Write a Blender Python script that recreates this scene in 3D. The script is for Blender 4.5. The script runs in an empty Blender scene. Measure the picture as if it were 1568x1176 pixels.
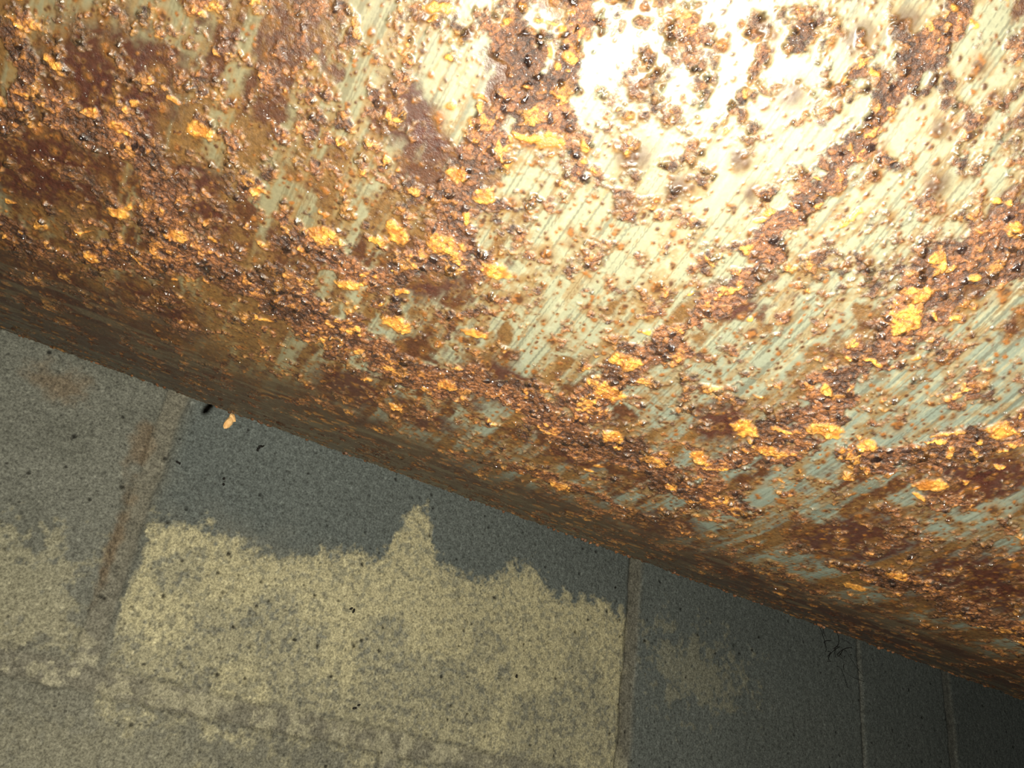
import bpy, math, bmesh
import numpy as np
from mathutils import Vector, Matrix
f4=np.float32
# ---------------------------------------------------------------- noise
TB=np.random.default_rng(7).random((512,512)).astype(f4)
TC=np.random.default_rng(11).random((512,512)).astype(f4)
def vn(x,y,s=0):
    xi=np.floor(x).astype(np.int32);yi=np.floor(y).astype(np.int32)
    fx=(x-xi).astype(f4);fy=(y-yi).astype(f4)
    fx=fx*fx*(3-2*fx);fy=fy*fy*(3-2*fy)
    a=(xi+s*37)&511;b=(yi+s*91)&511;a1=(a+1)&511;b1=(b+1)&511
    return (TB[a,b]*(1-fx)+TB[a1,b]*fx)*(1-fy)+(TB[a,b1]*(1-fx)+TB[a1,b1]*fx)*fy
def fbm(x,y,s=0,o=4):
    r=0;w=1.;t=0
    for i in range(o):
        r=r+w*vn(x*2**i+i*17.3,y*2**i+i*5.1,s+i);t+=w;w*=.55
    return r/t
def worley(x,y,s=0):
    xi=np.floor(x).astype(np.int32);yi=np.floor(y).astype(np.int32)
    f1=np.full(x.shape,9.,f4);f2=f1.copy();idn=np.zeros(x.shape,f4)
    for i in(-1,0,1):
        for j in(-1,0,1):
            a=(xi+i+s*53)&511;b=(yi+j+s*29)&511
            d=np.sqrt((xi+i+TB[a,b]-x)**2+(yi+j+TC[a,b]-y)**2).astype(f4)
            c=d<f1
            f2=np.where(c,f1,np.minimum(f2,d));idn=np.where(c,TC[b,a],idn);f1=np.where(c,d,f1)
    return f1,f2,idn
def ss(a,b,x):
    t=np.clip((x-a)/(b-a),0,1);return t*t*(3-2*t)
def mix(a,b,t):
    t=t[...,None];return a*(1-t)+b*t
def C(*c):return np.array(c,f4)
def grid_mesh(name,Pn,nu,nv,cols,mask,closed_v=False):
    me=bpy.data.meshes.new(name)
    N=nu*nv
    idx=np.arange(N,dtype=np.int32).reshape(nu,nv)
    if closed_v: idx2=np.concatenate([idx,idx[:,:1]],1)
    else: idx2=idx
    q=np.stack([idx2[:-1,:-1],idx2[1:,:-1],idx2[1:,1:],idx2[:-1,1:]],-1).reshape(-1,4)
    me.vertices.add(N);me.vertices.foreach_set("co",Pn.astype(f4).ravel())
    me.loops.add(q.size);me.loops.foreach_set("vertex_index",q.ravel())
    me.polygons.add(len(q));me.polygons.foreach_set("loop_start",np.arange(0,q.size,4,dtype=np.int32))
    me.update(calc_edges=True)
    me.polygons.foreach_set("use_smooth",np.ones(len(q),bool))
    for nm,arr in(("Col",cols),("Msk",mask)):
        at=me.color_attributes.new(nm,'FLOAT_COLOR','POINT')
        full=np.ones((N,4),f4);full[:,:3]=arr
        at.data.foreach_set("color",full.ravel())
    o=bpy.data.objects.new(name,me);bpy.context.collection.objects.link(o)
    return o
# ---------------------------------------------------------------- camera frame
H=np.array([0.8224,0.3618,0.4389]);V=np.array([0.1290,-0.8702,0.4754]);Y=np.cross(V,H);F=1680.
CAM=np.array([0,-0.585,1.3])
# ---------------------------------------------------------------- tank
phi=math.radians(-21);R=.2424;el=math.radians(23.35)
T=np.array([0,math.cos(el),math.sin(el)]);ns=np.array([0,-math.sin(el),math.cos(el)]);X=np.array([1,0,0])
A=math.cos(phi)*X+math.sin(phi)*T
Tp=-math.sin(phi)*X+math.cos(phi)*T
AX=np.array([.1390,-.3486,1.6660])
L0,L1=-260.,620.
av=np.concatenate([np.linspace(L0,-180,14)[:-1],np.linspace(-180,-135,90)[:-1],np.linspace(-135,185,1060)[:-1],np.linspace(185,310,300),np.linspace(310,L1,50)[1:]])
circ=2*math.pi*R*1000
bv=np.concatenate([np.linspace(-28,90,280)[:-1],np.linspace(90,288,650),np.linspace(288,circ-28,180)[1:-1]])
nu,nv=len(av),len(bv)
a,b=np.meshgrid(av.astype(f4),bv.astype(f4),indexing='ij')
def trip(s):
    v=[float(q) for q in s.replace(',',' ').split()];return [tuple(v[i:i+3]) for i in range(0,len(v),3)]
PA=trip("272,2421,316 538,2523,275 497,2296,242 189,2252,159 356,2069,212 266,1877,185 108,1963,99 522,2085,182 262,1601,143 376,1608,108 932,2544,205 900,2328,170 904,2155,138 870,1943,124 805,1725,146 1020,2275,122 1339,1893,193 1289,1740,118 -345,2180,145 -206,2142,128 -109,2317,95 -393,2001,116 694,1558,112 604,1444,96 914,2414,136 1272,1281,86 -893,2010,88 -1077,1952,91 -517,1687,89 -261,2213,96 1038,2432,104 279,1442,75")
PA=[(x/10,y/10,r/10) for x,y,r in PA]
MA=trip("-117,149,16 -96,180,15 -68,152,9 -129,95,19 -27,202,8 -112,82,19 -84,102,13 -11,159,9 20,130,12 -21,97,11 145,118,18 156,165,13 191,119,24 83,148,8 -74,165,7 2,96,9 69,186,4 57,111,8 92,82,12")
FL=[(-102,172),(-94,170),(-74,179),(-95,143),(-78,142),(-40,162),(-21,172),(-8,174),(-14,140),(-30,149),(7,148),(7,171),(-11,194),(7,210),(50,159),(51,145),(110,161),(123,162),(101,146),(85,132),(107,209),(108,202),(146,156),(148,183),(57,85),(-5,97),(7,123),(-2,191),(91,150),(60,127),(165,91),(168,109)]
SA=[trip(s) for s in """-109,169,10 -83,165,9 -79,139,12 -43,131,12 -11,120,12 21,127,8 48,122,12 77,117,10 102,112,11
1,241,5 4,227,6 -7,208,8 -9,190,10 -4,173,9 -22,156,7 -39,157,9 -50,154,6
81,269,4 75,249,5 68,224,6 66,205,6 61,180,5 52,155,7 46,128,8
121,230,10 110,215,10 107,186,10 104,169,7 101,146,8 92,128,8
152,188,6 141,163,10 120,157,6
-125,187,5 -117,177,5 -127,155,6
-131,125,5 -120,111,7 -97,121,6 -79,131,6
-9,228,6 -4,221,6 8,216,6
152,99,5 175,109,6 227,97,7
19,82,3 56,86,4 89,87,5""".split("\n")]
w1=fbm(a/14,b/14,1,4)-.5;w2=fbm(a/14,b/14,9,4)-.5
aw=a+w1*16;bw=b+w2*16
fP=np.full(a.shape,-2,f4)
for x,y,r in PA: fP=np.maximum(fP,1-np.hypot(aw-x,bw-y)/r)
far=ss(288,330,b)+ss(-20,-60,b)+ss(300,340,a)+ss(-170,-200,a)
fP=np.maximum(fP,np.clip(far,0,1)*(fbm(a/70,b/70,40,3)*3-1.9))
fM=np.full(a.shape,-2,f4)
for x,y,r in MA: fM=np.maximum(fM,1-np.hypot(aw-x,bw-y)/(r*1.45))
fF=np.full(a.shape,-3,f4)
for st in SA:
    for (x0,y0,r0),(x1,y1,r1) in zip(st[:-1],st[1:]):
        dx,dy=x1-x0,y1-y0;L=dx*dx+dy*dy
        t=np.clip(((aw-x0)*dx+(bw-y0)*dy)/L,0,1)
        d=np.hypot(aw-x0-t*dx,bw-y0-t*dy)
        fF=np.maximum(fF,1-d/((r0+(r1-r0)*t)*1.0))
fF=np.maximum(fF,np.clip(far,0,1)*(fbm(a/50,b/50,60,3)*4-2.7))
n1=fbm(a/5,b/5,21,5);n2=fbm(a/1.6,b/1.6,25,4);n3=fbm(a/22,b/22,28,4)
sa=a*.985-b*.17;sb=a*.17+b*.985
st1=fbm(sa/1.1,sb/26,31,4);st2=fbm(sa/5,sb/60,35,4)
left=ss(-5,-60,a)
Fm=ss(.0,.45,fF+(n1-.5)*1.7+(n2-.5)*.9)
Pm=ss(-.08,.18,fP+.16*(1-left)+(n1-.5)*.8+(st2-.5)*1.1)
Mm=ss(.0,.5,fM+(n1-.5)*.9+(st2-.5)*.6)
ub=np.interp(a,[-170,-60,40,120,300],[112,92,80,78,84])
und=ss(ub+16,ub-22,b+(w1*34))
ochre=C(.145,.076,.024);brown=C(.072,.027,.011);maroon=C(.056,.0145,.0085)
sage=C(.27,.27,.178);sageb=C(.175,.205,.165);cream=C(.42,.385,.24)
col=mix(ochre[None,None]*np.ones(a.shape+(3,),f4),brown,ss(.36,.58,n3+ (n2-.5)*.45))
col=mix(col,C(.125,.10,.042),ss(.5,.66,st2+(n1-.5)*.3)*.6)
pt=mix(sage*np.ones_like(col),sageb,ss(40,140,a*.9+(195-b)*.9))
pt=mix(pt,cream,ss(.45,.7,st1)*.55*ss(130,190,b))  # cream streaks; upper paint colour also lightened to strengthen the flash highlight
pt=mix(pt,C(.25,.28,.225),ss(.45,.7,st1)*.5*ss(190,130,b))
pt=mix(pt,C(.085,.085,.06),ss(.56,.66,fbm(sa/.6,sb/40,44,3))*.6)
pt=mix(pt,C(.15,.115,.05),left*.6)
stain=ss(-.9,.15,fF)*ss(.42,.62,n1+(st1-.5)*.6)
pt=mix(pt,C(.20,.11,.03),np.clip(stain*.6+ss(.2,-.1,fP)*.35*ss(.38,.6,n1),0,.9))
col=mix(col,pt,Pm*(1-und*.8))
col=mix(col,maroon,Mm*(1-Fm)*.94)
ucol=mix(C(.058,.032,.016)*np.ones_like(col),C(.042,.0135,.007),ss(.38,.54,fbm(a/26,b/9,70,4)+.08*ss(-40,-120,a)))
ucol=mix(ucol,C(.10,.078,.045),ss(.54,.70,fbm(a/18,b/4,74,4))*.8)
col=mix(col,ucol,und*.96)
h=(n1-.5)*.25*(1-Pm)+(n2-.5)*.08*(1-.7*Pm)
clean=ss(.1,.5,fP)*ss(-.2,-1.0,fF)
for sc,sd,thr,dens in((9.,3,.26,.74),(4.2,5,.30,.75),(2.2,6,.33,.70)):
    f1,f2,idn=worley((a+w1*5+(n2-.5)*1.2)/sc,(b+w2*5+(n1-.5)*1.5)/(sc*1.15),sd)
    r=np.where(idn>dens-.22*ss(-1.4,.1,fF)+.17*clean,thr*(.25+1.1*(idn-dens+.3)),.0)
    sp=ss(0,.12,r-f1+(n2-.5)*.12)*(r>0)
    halo=ss(-.22,.1,r-f1)*(r>0)
    col=mix(col,C(.20,.10,.025),halo*.5*(1-und))
    sc_c=mix(C(.06,.022,.009)*np.ones_like(col),C(.27,.10,.02),ss(.42,.64,n2))
    col=mix(col,sc_c,sp*.9*(1-.75*und));h=h+sp*.12*(1-.85*und)
for x,y,r in[(62,256,3.4),(54,240,3.2),(42,250,2.6),(50,223,3),(27,214,4.0),(40,211,3.2),(95,234,3),(31,203,3),(22,229,2.6),(88,245,2.5),(56,216,2.4),(70,262,3.2)]:
    d=np.hypot(a+(n1-.5)*4-x,(b+(n1-.5)*3-y)/1.1)/r
    k=ss(1.25,.1,d+(n2-.5)*.5)
    col=mix(col,C(.17,.09,.025),ss(1.7,.6,d+(n2-.5)*.6)*.5)
    col=mix(col,C(.055,.02,.009),k*.8);h=h+k*.12
f1,f2,idn=worley((a+w1*8+(n2-.5)*3)/6.5,(b+w2*6+(n2-.5)*2)/3.6,12)
bf=ss(.0,.12,.40*idn-f1+(n2-.5)*.3)*(idn>.68)*und*ss(-15,30,b+ (n3-.5)*60)*ss(.42,.55,n3)
col=mix(col,C(.20,.10,.03),bf*.8);h=h+bf*.3
g1,g2,gi=worley((a+w1*3+(n2-.5)*1.2)/2.0,(b+w2*3+(n2-.5)*1.2)/2.0,15)
k1,k2,ki=worley((a+(n2-.5)*2.5)/4.6,(b+(n1-.5)*4)/4.6,17)
m1,m2,mi=worley(a/.95,b/.95,19)
fc=mix(C(.066,.025,.011)*np.ones_like(col),C(.19,.075,.026),ss(.2,.65,gi*.6+mi*.5))
fc=mix(fc,C(.42,.17,.034),ss(.64,.88,gi*.55+ki*.3+mi*.25))
fc=mix(fc,C(.56,.25,.045),ss(.83,.96,ki)*ss(.4,.7,.3+gi*.5))
fc=mix(fc,C(.015,.009,.008),ss(.15,.0,g2-g1)*.8)
bead=ss(.83,.88,gi)*ss(.05,.2,g2-g1)
fc=mix(fc,C(.014,.012,.014),bead*.92)
fc=fc*(.62+.75*ss(.3,.65,fbm(a/7,b/7,95,3)))[...,None]
col=mix(col,fc,Fm*(1-.35*und))
hf=(gi*.5+ki*.5+mi*.25+ss(.0,.25,g2-g1)*.22-.3)
hf=np.where(bead>.01,hf+bead*(.35-.5*g1*g1),hf)
h=h+hf*Fm*(1-.4*und)
big=np.zeros(a.shape,f4)
rs=np.random.default_rng(3)
for (x,y) in FL:
    r=rs.uniform(2.8,5.0);e=rs.uniform(.5,.85);th=rs.uniform(-.5,.6)
    dx=aw-w1*11-x;dy=bw-w2*11-y
    u=dx*math.cos(th)+dy*math.sin(th);v=(-dx*math.sin(th)+dy*math.cos(th))/e
    big=np.maximum(big,ss(-.05,.3,1-np.hypot(u,v)/r+(n2-.5)*.8))
for i in range(150):
    st=SA[rs.integers(0,8)];j=rs.integers(0,len(st));x,y,r=st[j]
    x+=rs.normal(0,9);y+=rs.normal(0,9);r=rs.uniform(.8,2.1);e=rs.uniform(.5,.9)
    big=np.maximum(big,ss(-.05,.3,1-np.hypot(aw-x,(bw-y)/e)/r+(n2-.5)*.9))
bc=mix(C(.44,.16,.025)*np.ones_like(col),C(.72,.33,.055),ss(.38,.62,n2))
col=mix(col,bc,big*.93*(1-.3*und));h=h+big*.4
rust=np.clip(Fm+big*.3+(1-Pm)*.4+Mm*.2-und*.15,0,1)
fade=np.clip(1-far*.4,.3,1)
rad=R*1000+h*fade
ps=b/(R*1000)
e1=-ns;e2=-Tp
Pn=(AX+(a/1000)[...,None]*A+(rad/1000)[...,None]*(np.cos(ps)[...,None]*e1+np.sin(ps)[...,None]*e2))
wetm=np.clip(Fm+.45*(1-Pm)*(1-und)+.25*und,0,1)
body=grid_mesh("shell",Pn.reshape(-1,3),nu,nv,col.reshape(-1,3),np.stack([rust,bead*Fm*(1-big),wetm],-1).reshape(-1,3),True)
# ---------------------------------------------------------------- materials helpers
def mat(name):
    m=bpy.data.materials.new(name);m.use_nodes=True;nt=m.node_tree
    return m,nt,nt.nodes["Principled BSDF"]
def nd(nt,t,**k):
    n=nt.nodes.new(t)
    for kk,v in k.items():
        if kk in n.inputs: n.inputs[kk].default_value=v
        else: setattr(n,kk,v)
    return n
def noise(nt,scale,detail=4,rough=.6):
    tc=nd(nt,"ShaderNodeNewGeometry");n=nd(nt,"ShaderNodeTexNoise");n.inputs["Scale"].default_value=scale
    n.inputs["Detail"].default_value=detail;n.inputs["Roughness"].default_value=rough
    nt.links.new(tc.outputs["Position"],n.inputs["Vector"]);return n.outputs["Fac"]
def mr(nt,src,a0,a1,b0,b1):
    n=nd(nt,"ShaderNodeMapRange");n.inputs[1].default_value=a0;n.inputs[2].default_value=a1;n.inputs[3].default_value=b0;n.inputs[4].default_value=b1
    nt.links.new(src,n.inputs[0]);return n.outputs[0]
def math_(nt,op,x,y):
    n=nd(nt,"ShaderNodeMath",operation=op)
    for i,v in enumerate((x,y)):
        if isinstance(v,(int,float)):n.inputs[i].default_value=v
        else:nt.links.new(v,n.inputs[i])
    return n.outputs[0]
def vmul(nt,colr,fac):
    n=nd(nt,"ShaderNodeVectorMath",operation='SCALE');nt.links.new(colr,n.inputs[0]);nt.links.new(fac,n.inputs["Scale"]);return n.outputs[0]
m,nt,bs=mat("rusted_painted_steel")
ca=nd(nt,"ShaderNodeVertexColor",layer_name="Col");ma=nd(nt,"ShaderNodeVertexColor",layer_name="Msk")
sp=nd(nt,"ShaderNodeSeparateColor");nt.links.new(ma.outputs[0],sp.inputs[0])
rustS,beadS,flkS=sp.outputs[0],sp.outputs[1],sp.outputs[2]
dry=math_(nt,'SUBTRACT',1.0,beadS)
nA=noise(nt,900,5,.65);nB=noise(nt,2200,3,.6);nC=noise(nt,350,4,.6)
va=mr(nt,nA,.35,.65,.30,1.7)
amt=math_(nt,'ADD',math_(nt,'MULTIPLY',rustS,.75),.13)
vf=math_(nt,'ADD',math_(nt,'MULTIPLY',math_(nt,'SUBTRACT',va,1.0),amt),1.0)
nt.links.new(vmul(nt,ca.outputs[0],vf),bs.inputs["Base Color"])
ro=math_(nt,'ADD',mr(nt,nC,.3,.7,.36,.5),math_(nt,'MULTIPLY',mr(nt,nB,.4,.6,-.05,.2),rustS))
ro=math_(nt,'ADD',math_(nt,'MULTIPLY',ro,dry),math_(nt,'MULTIPLY',beadS,.12))
nt.links.new(ro,bs.inputs["Roughness"])
bs.inputs["Specular IOR Level"].default_value=.8
hsum=math_(nt,'ADD',nA,math_(nt,'MULTIPLY',nB,.5))
bp=nd(nt,"ShaderNodeBump");bp.inputs["Distance"].default_value=.0006
nt.links.new(hsum,bp.inputs["Height"])
nt.links.new(math_(nt,'MULTIPLY',math_(nt,'ADD',math_(nt,'MULTIPLY',rustS,.8),.03),math_(nt,'SUBTRACT',1.0,math_(nt,'MULTIPLY',beadS,.7))),bp.inputs["Strength"])
nt.links.new(bp.outputs[0],bs.inputs["Normal"])
bs.inputs["Coat Roughness"].default_value=.08
wet=mr(nt,noise(nt,500,2,.5),.49,.56,0,1.)
nt.links.new(math_(nt,'MULTIPLY',wet,flkS),bs.inputs["Coat Weight"])
bs.inputs["Coat IOR"].default_value=1.75
bp2=nd(nt,"ShaderNodeBump");bp2.inputs["Distance"].default_value=.0022;bp2.inputs["Strength"].default_value=1
nt.links.new(noise(nt,700,1,.5),bp2.inputs["Height"]);nt.links.new(bp2.outputs[0],bs.inputs["Coat Normal"])
body.data.materials.append(m)
tank=bpy.data.objects.new("rusty_metal_tank",None);bpy.context.collection.objects.link(tank)
tank.location=Vector(AX)
def par(o,p):
    o.parent=p;o.matrix_parent_inverse=Matrix.Translation(-p.location)
par(body,tank)
def meshobj(name,verts,faces,mt,smooth=False):
    me=bpy.data.meshes.new(name);me.from_pydata([tuple(map(float,v)) for v in verts],[],faces)
    if smooth: me.polygons.foreach_set("use_smooth",[True]*len(faces))
    o=bpy.data.objects.new(name,me);bpy.context.collection.objects.link(o);me.materials.append(mt);return o
m2,nt2,b2=mat("plain_rust")
r=nd(nt2,"ShaderNodeValToRGB");r.color_ramp.elements[0].color=(.05,.02,.01,1);r.color_ramp.elements[1].color=(.22,.09,.03,1)
r.color_ramp.elements[0].position=.35;r.color_ramp.elements[1].position=.7
nt2.links.new(noise(nt2,60,6),r.inputs[0]);nt2.links.new(r.outputs[0],b2.inputs["Base Color"]);b2.inputs["Roughness"].default_value=.6
def cap(name,s,sgn):
    v=[];fc=[];n=96;rings=[(1.0,0),(.998,8),(.97,14),(.8,17),(.5,19),(.2,20)]
    for rr,dz in rings:
        for i in range(n):
            t=2*math.pi*i/n
            v.append(AX+(s+sgn*dz)/1000*A+R*rr*(math.cos(t)*e1+math.sin(t)*e2))
    for k in range(len(rings)-1):
        for i in range(n):
            fc.append((k*n+i,k*n+(i+1)%n,(k+1)*n+(i+1)%n,(k+1)*n+i))
    fc.append(tuple((len(rings)-1)*n+i for i in range(n)))
    par(meshobj(name,v,fc,m2,True),tank)
cap("end_cap_near",L1,1);cap("end_cap_far",L0,-1)
def strap(name,s):
    v=[];fc=[];n=96;hw=.015
    for rr in(R+.0005,R+.0045):
        for ww in(-hw,hw):
            for i in range(n):
                t=2*math.pi*i/n
                v.append(AX+(s/1000+ww)*A+rr*(math.cos(t)*e1+math.sin(t)*e2))
    for i in range(n):
        j=(i+1)%n
        fc+=[(i,j,n+j,n+i),(2*n+i,3*n+i,3*n+j,2*n+j),(i,2*n+i,2*n+j,j),(n+i,n+j,3*n+j,3*n+i)]
    par(meshobj(name,v,fc,m2,True),tank)
    up=np.array([0,0,1.]);u=up-(up@A)*A;u/=np.linalg.norm(u)
    p=AX+s/1000*A+(R+.003)*u
    v=[];fc=[]
    for z in(p[2]-.003,2.405):
        for i in range(16):
            t=2*math.pi*i/16;v.append((p[0]+.007*math.cos(t),p[1]+.007*math.sin(t),z))
    for i in range(16):fc.append((i,(i+1)%16,16+(i+1)%16,16+i))
    par(meshobj(name+"_rod",v,fc,m2,True),tank)
strap("hanger_strap_1",-235);strap("hanger_strap_2",520)
# ---------------------------------------------------------------- block wall
xv=np.concatenate([np.arange(-1200,-100,10),np.arange(-100,600,.8),np.arange(600,1150,1.2),np.arange(1150,2400,10)])
zv=np.concatenate([np.arange(0,1290,10),np.arange(1290,1630,.9),np.arange(1630,2401,10)])
x,z=np.meshgrid(xv.astype(f4),zv.astype(f4),indexing='ij')
q1=fbm(x/9,z/9,80,5);q2=fbm(x/30,z/30,85,5);q3=fbm(x/3,z/3,88,3);q4=fbm(x/120,z/120,90,3)
jw=(q2-.5)*5+(q1-.5)*2
course=np.floor((z-1366)/203.3).astype(int)
zz=(z-1366+jw)%203.3;dj=np.minimum(zz,203.3-zz)
jx=np.full(x.shape,99.,f4)
even=(course%2==0)
for X0 in [-1130,-724,-324,82,486,927,1333,1739,2145]:
    jx=np.where(even,np.minimum(jx,np.abs(x-X0+jw)),jx)
    jx=np.where(~even,np.minimum(jx,np.abs(x-(X0+203)+jw)),jx)
jx=np.where(course==0,np.minimum(jx,np.abs(x-782+jw*.5)+4.5),jx)
d=np.minimum(dj,jx)
J=ss(9,5.,d+(q3-.5)*1.2)
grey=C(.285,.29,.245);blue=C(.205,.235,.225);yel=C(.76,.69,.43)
cw=mix(grey*np.ones(x.shape+(3,),f4),C(.24,.245,.205),ss(.4,.65,q2))
cw=mix(cw,C(.33,.315,.24),ss(1420,1370,z+(q2-.5)*60)*.7)
upper=ss(1440,1500,z+(q2-.5)*60)*ss(84,100,x)
cw=mix(cw,blue,upper*.9*ss(20,100,x))
cw=mix(cw,C(.235,.265,.25),ss(480,500,x)*.85)
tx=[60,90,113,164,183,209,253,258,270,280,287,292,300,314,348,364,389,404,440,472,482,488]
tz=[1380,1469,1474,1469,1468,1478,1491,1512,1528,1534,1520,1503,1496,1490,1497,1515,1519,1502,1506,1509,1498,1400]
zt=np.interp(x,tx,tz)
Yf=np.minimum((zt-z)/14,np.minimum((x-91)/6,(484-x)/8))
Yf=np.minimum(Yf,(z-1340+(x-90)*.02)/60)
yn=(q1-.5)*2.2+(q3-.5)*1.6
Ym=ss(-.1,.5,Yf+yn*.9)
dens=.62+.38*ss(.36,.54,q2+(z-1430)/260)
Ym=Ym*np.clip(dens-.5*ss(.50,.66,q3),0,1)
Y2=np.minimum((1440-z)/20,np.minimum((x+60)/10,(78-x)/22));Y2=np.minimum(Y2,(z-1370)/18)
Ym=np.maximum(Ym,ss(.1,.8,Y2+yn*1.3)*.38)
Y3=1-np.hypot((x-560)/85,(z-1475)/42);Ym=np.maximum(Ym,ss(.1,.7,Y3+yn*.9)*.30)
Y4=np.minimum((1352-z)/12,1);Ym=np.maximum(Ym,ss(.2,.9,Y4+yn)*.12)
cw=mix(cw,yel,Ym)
mort=mix(C(.31,.29,.225)*np.ones_like(cw),C(.58,.54,.38),ss(.47,.62,q1+(q3-.5)*.4)*ss(1400,1380,z))
mort=mix(mort,C(.285,.29,.255),ss(480,520,x)*.8)
cw=mix(cw,mort,J*.8)
edge=ss(2.2,.4,np.abs(d-8.2+(q3-.5)*2))*ss(.40,.54,q1+.02)
cw=mix(cw,C(.12,.12,.10),edge*.42)
rd=np.maximum(1-np.hypot((x-13)/26,(z-1529)/18),1-np.hypot((x-72)/10,(z-1508)/28));rd=np.maximum(rd,1-np.hypot((x-76)/6,(z-1440)/50))
cw=mix(cw,C(.31,.20,.105),ss(0,.8,rd+(q1-.5)*1.2)*.5)
cw=mix(cw,C(.08,.085,.08),ss(1.6,.5,np.abs(x-782+jw*.5))*(course==0)*.6)
p1,p2,pi_=worley(x/4.,z/4.,30);pit=ss(0,.12,.28*pi_-p1)*(pi_>.6)
cw=mix(cw,C(.07,.07,.06),pit*.55*(1-J*.5))
p1,p2,pj=worley((x+3)/5.,z/5.,36);lt=ss(0,.12,.25*pj-p1)*(pj>.6)
cw=cw*(1+.4*lt)[...,None]
o1,o2,oi=worley(x/16,z/16,33);pit2=ss(0,.06,.11*oi-o1+(q3-.5)*.1)*(oi>.75)
cw=mix(cw,C(.02,.02,.018),pit2*.85)
cw*= (0.85+.3*q4)[...,None]
dep=-(J*1.7)+(q3-.5)*.6+(q1-.5)*.9-pit*.5-pit2*1.0+Ym*.1
dep=np.where(np.abs(x-782+jw*.5)<2,dep-1,dep)
Pw=np.stack([x/1000,-dep/1000,z/1000],-1)
wl=grid_mesh("wall_back",Pw.reshape(-1,3),len(xv),len(zv),cw.reshape(-1,3),np.stack([Ym,J,pit],-1).reshape(-1,3))
m3,nt3,b3=mat("painted_concrete_block")
c3=nd(nt3,"ShaderNodeVertexColor",layer_name="Col")
nD=noise(nt3,700,4,.7);nE=noise(nt3,260,4,.6)
f=math_(nt3,'MULTIPLY',mr(nt3,nD,.35,.65,.55,1.45),mr(nt3,nE,.3,.7,.72,1.28))
nt3.links.new(vmul(nt3,c3.outputs[0],f),b3.inputs["Base Color"]);b3.inputs["Roughness"].default_value=.9
b3.inputs["Specular IOR Level"].default_value=.2
bb=nd(nt3,"ShaderNodeBump");bb.inputs["Distance"].default_value=.0012;bb.inputs["Strength"].default_value=.5
nt3.links.new(math_(nt3,'ADD',nD,nE),bb.inputs["Height"]);nt3.links.new(bb.outputs[0],b3.inputs["Normal"])
wl.data.materials.append(m3)
# floor + ceiling
m4,nt4,b4=mat("rough_concrete")
r=nd(nt4,"ShaderNodeValToRGB");r.color_ramp.elements[0].color=(.12,.115,.10,1);r.color_ramp.elements[1].color=(.26,.25,.22,1)
nt4.links.new(noise(nt4,9,8),r.inputs[0]);nt4.links.new(r.outputs[0],b4.inputs["Base Color"]);b4.inputs["Roughness"].default_value=.9
def slab(name,z0,z1):
    bm=bmesh.new();bmesh.ops.create_cube(bm,size=1);me=bpy.data.meshes.new(name)
    for v in bm.verts:v.co=((v.co.x+.5)*3.6-1.2,(v.co.y+.5)*-3,(z0 if v.co.z<0 else z1))
    bmesh.ops.recalc_face_normals(bm,faces=bm.faces)
    bm.to_mesh(me);o=bpy.data.objects.new(name,me);bpy.context.collection.objects.link(o);me.materials.append(m4)
slab("floor",-.1,0);slab("ceiling",2.4,2.5)
# ---------------------------------------------------------------- small things
m5,nt5,b5=mat("orange_rust_flake")
r=nd(nt5,"ShaderNodeValToRGB");r.color_ramp.elements[0].color=(.5,.18,.03,1);r.color_ramp.elements[1].color=(.95,.7,.35,1)
nt5.links.new(noise(nt5,500,3),r.inputs[0]);nt5.links.new(r.outputs[0],b5.inputs["Base Color"]);b5.inputs["Roughness"].default_value=.2
m6,nt6,b6=mat("dark_grime")
r=nd(nt6,"ShaderNodeValToRGB");r.color_ramp.elements[0].color=(.006,.006,.005,1);r.color_ramp.elements[1].color=(.03,.025,.02,1)
nt6.links.new(noise(nt6,300,3),r.inputs[0]);nt6.links.new(r.outputs[0],b6.inputs["Base Color"]);b6.inputs["Roughness"].default_value=.7
def lump(bm,p,sx,sy,sz,rg,rot=0):
    M_=Matrix.Translation(p)@Matrix.Rotation(rot,4,'Y')@Matrix.Diagonal((sx,sy,sz,1))
    o=bmesh.ops.create_icosphere(bm,subdivisions=2,radius=1,matrix=M_)
    for v in o['verts']:
        v.co=Vector(p)+(v.co-Vector(p))*float(rg.uniform(.85,1.15))
def strand(bm,p0,p1,rad,sag,rg,n=10):
    prev=None;p0=Vector(p0);p1=Vector(p1);off=Vector(rg.normal(0,1,3))*sag
    for i in range(n+1):
        t=i/n;c=p0.lerp(p1,t)+off*(4*t*(1-t))
        ring=[bm.verts.new(c+Vector((math.cos(q)*rad,math.sin(q)*rad*.5,math.sin(q)*rad))) for q in(0,2.1,4.2)]
        if prev:
            for k in range(3):bm.faces.new((prev[k],prev[(k+1)%3],ring[(k+1)%3],ring[k]))
        prev=ring
def fin(bm,name,mt,p=None):
    me=bpy.data.meshes.new(name);bm.to_mesh(me);o=bpy.data.objects.new(name,me);bpy.context.collection.objects.link(o);me.materials.append(mt)
    if p:par(o,p)
    return o
rg=np.random.default_rng(5)
bm=bmesh.new();lump(bm,(.074,-.222,1.4515),.0017,.0015,.0032,rg,.3);lump(bm,(.0752,-.222,1.4540),.0013,.0012,.002,rg,-.6)
fin(bm,"hanging_rust_flake",m5,tank)
bm=bmesh.new();strand(bm,(.074,-.222,1.453),(.070,-.228,1.475),.00008,.001,rg);fin(bm,"flake_thread",m6,tank)
bm=bmesh.new()
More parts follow.
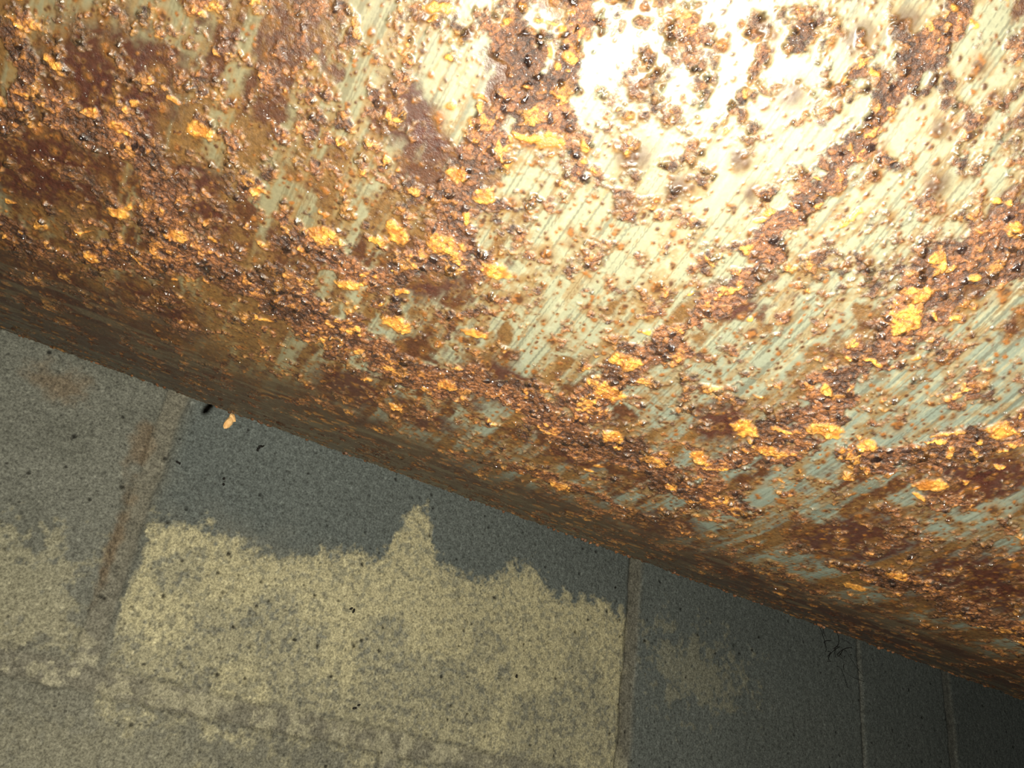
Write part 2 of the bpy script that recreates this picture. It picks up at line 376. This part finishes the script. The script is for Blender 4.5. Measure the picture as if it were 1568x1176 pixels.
for (bx,bz) in [(144,1532),(144,1532),(129,1502),(464,1520),(97,1507),(238,1444),(377,1432),(254,1384)]:
    for k in range(2):
        lump(bm,((bx+rg.normal(0,1.2))/1000,-.001,(bz+rg.normal(0,1.6))/1000),rg.uniform(.0005,.0011),.0010,rg.uniform(.0006,.0020),rg,rg.uniform(0,3))
fin(bm,"wall_grime_specks",m6)
bm=bmesh.new()
for i in range(18):
    c=np.array([.746,-.003,1.532]);
    p0=c+np.array([rg.normal(0,.012),0,rg.normal(0,.008)]);p1=p0+np.array([rg.normal(0,.012),-abs(rg.normal(0,.004)),rg.normal(0,.012)])
    strand(bm,p0,p1,.00035,.003,rg)
fin(bm,"cobweb",m6)
bm=bmesh.new()
for i in range(90):
    aa=rg.uniform(-165,300);pp=rg.uniform(-6,14)/(R*1000)
    p=AX+aa/1000*A+(R+.0001)*(math.cos(pp)*e1+math.sin(pp)*e2)
    lump(bm,p,rg.uniform(.0005,.0013),rg.uniform(.0005,.0013),rg.uniform(.0004,.0009),rg,rg.uniform(0,3))
fin(bm,"edge_scale_crumbs",m2,tank)
# ---------------------------------------------------------------- light, world, camera
right=Vector((H[0],Y[0],V[0]));down=Vector((H[1],Y[1],V[1]));fw=Vector((H[2],Y[2],V[2]))
ld=bpy.data.lights.new("phone_flash",'AREA');ld.shape='DISK';ld.size=.006;ld.energy=2.4;ld.color=(1,.945,.80)
lo=bpy.data.objects.new("phone_flash",ld);bpy.context.collection.objects.link(lo)
m=Matrix.Identity(4)
for i in range(3):
    m[i][0]=right[i];m[i][1]=-down[i];m[i][2]=-fw[i];m[i][3]=CAM[i]
ml=m.copy();off=Vector(CAM)+Vector(A)*.028-Vector(ns)*.006
for i in range(3):ml[i][3]=off[i]
lo.matrix_world=ml
w=bpy.data.worlds.new("world");bpy.context.scene.world=w;w.use_nodes=True
w.node_tree.nodes["Background"].inputs[0].default_value=(.6,.7,.8,1);w.node_tree.nodes["Background"].inputs[1].default_value=.02
cam=bpy.data.objects.new("camera",bpy.data.cameras.new("camera"));bpy.context.collection.objects.link(cam)
cam.matrix_world=m;cam.data.sensor_width=36;cam.data.lens=F/1920*36;cam.data.clip_start=.01
bpy.context.scene.camera=cam
bpy.context.scene.view_settings.view_transform='Standard'
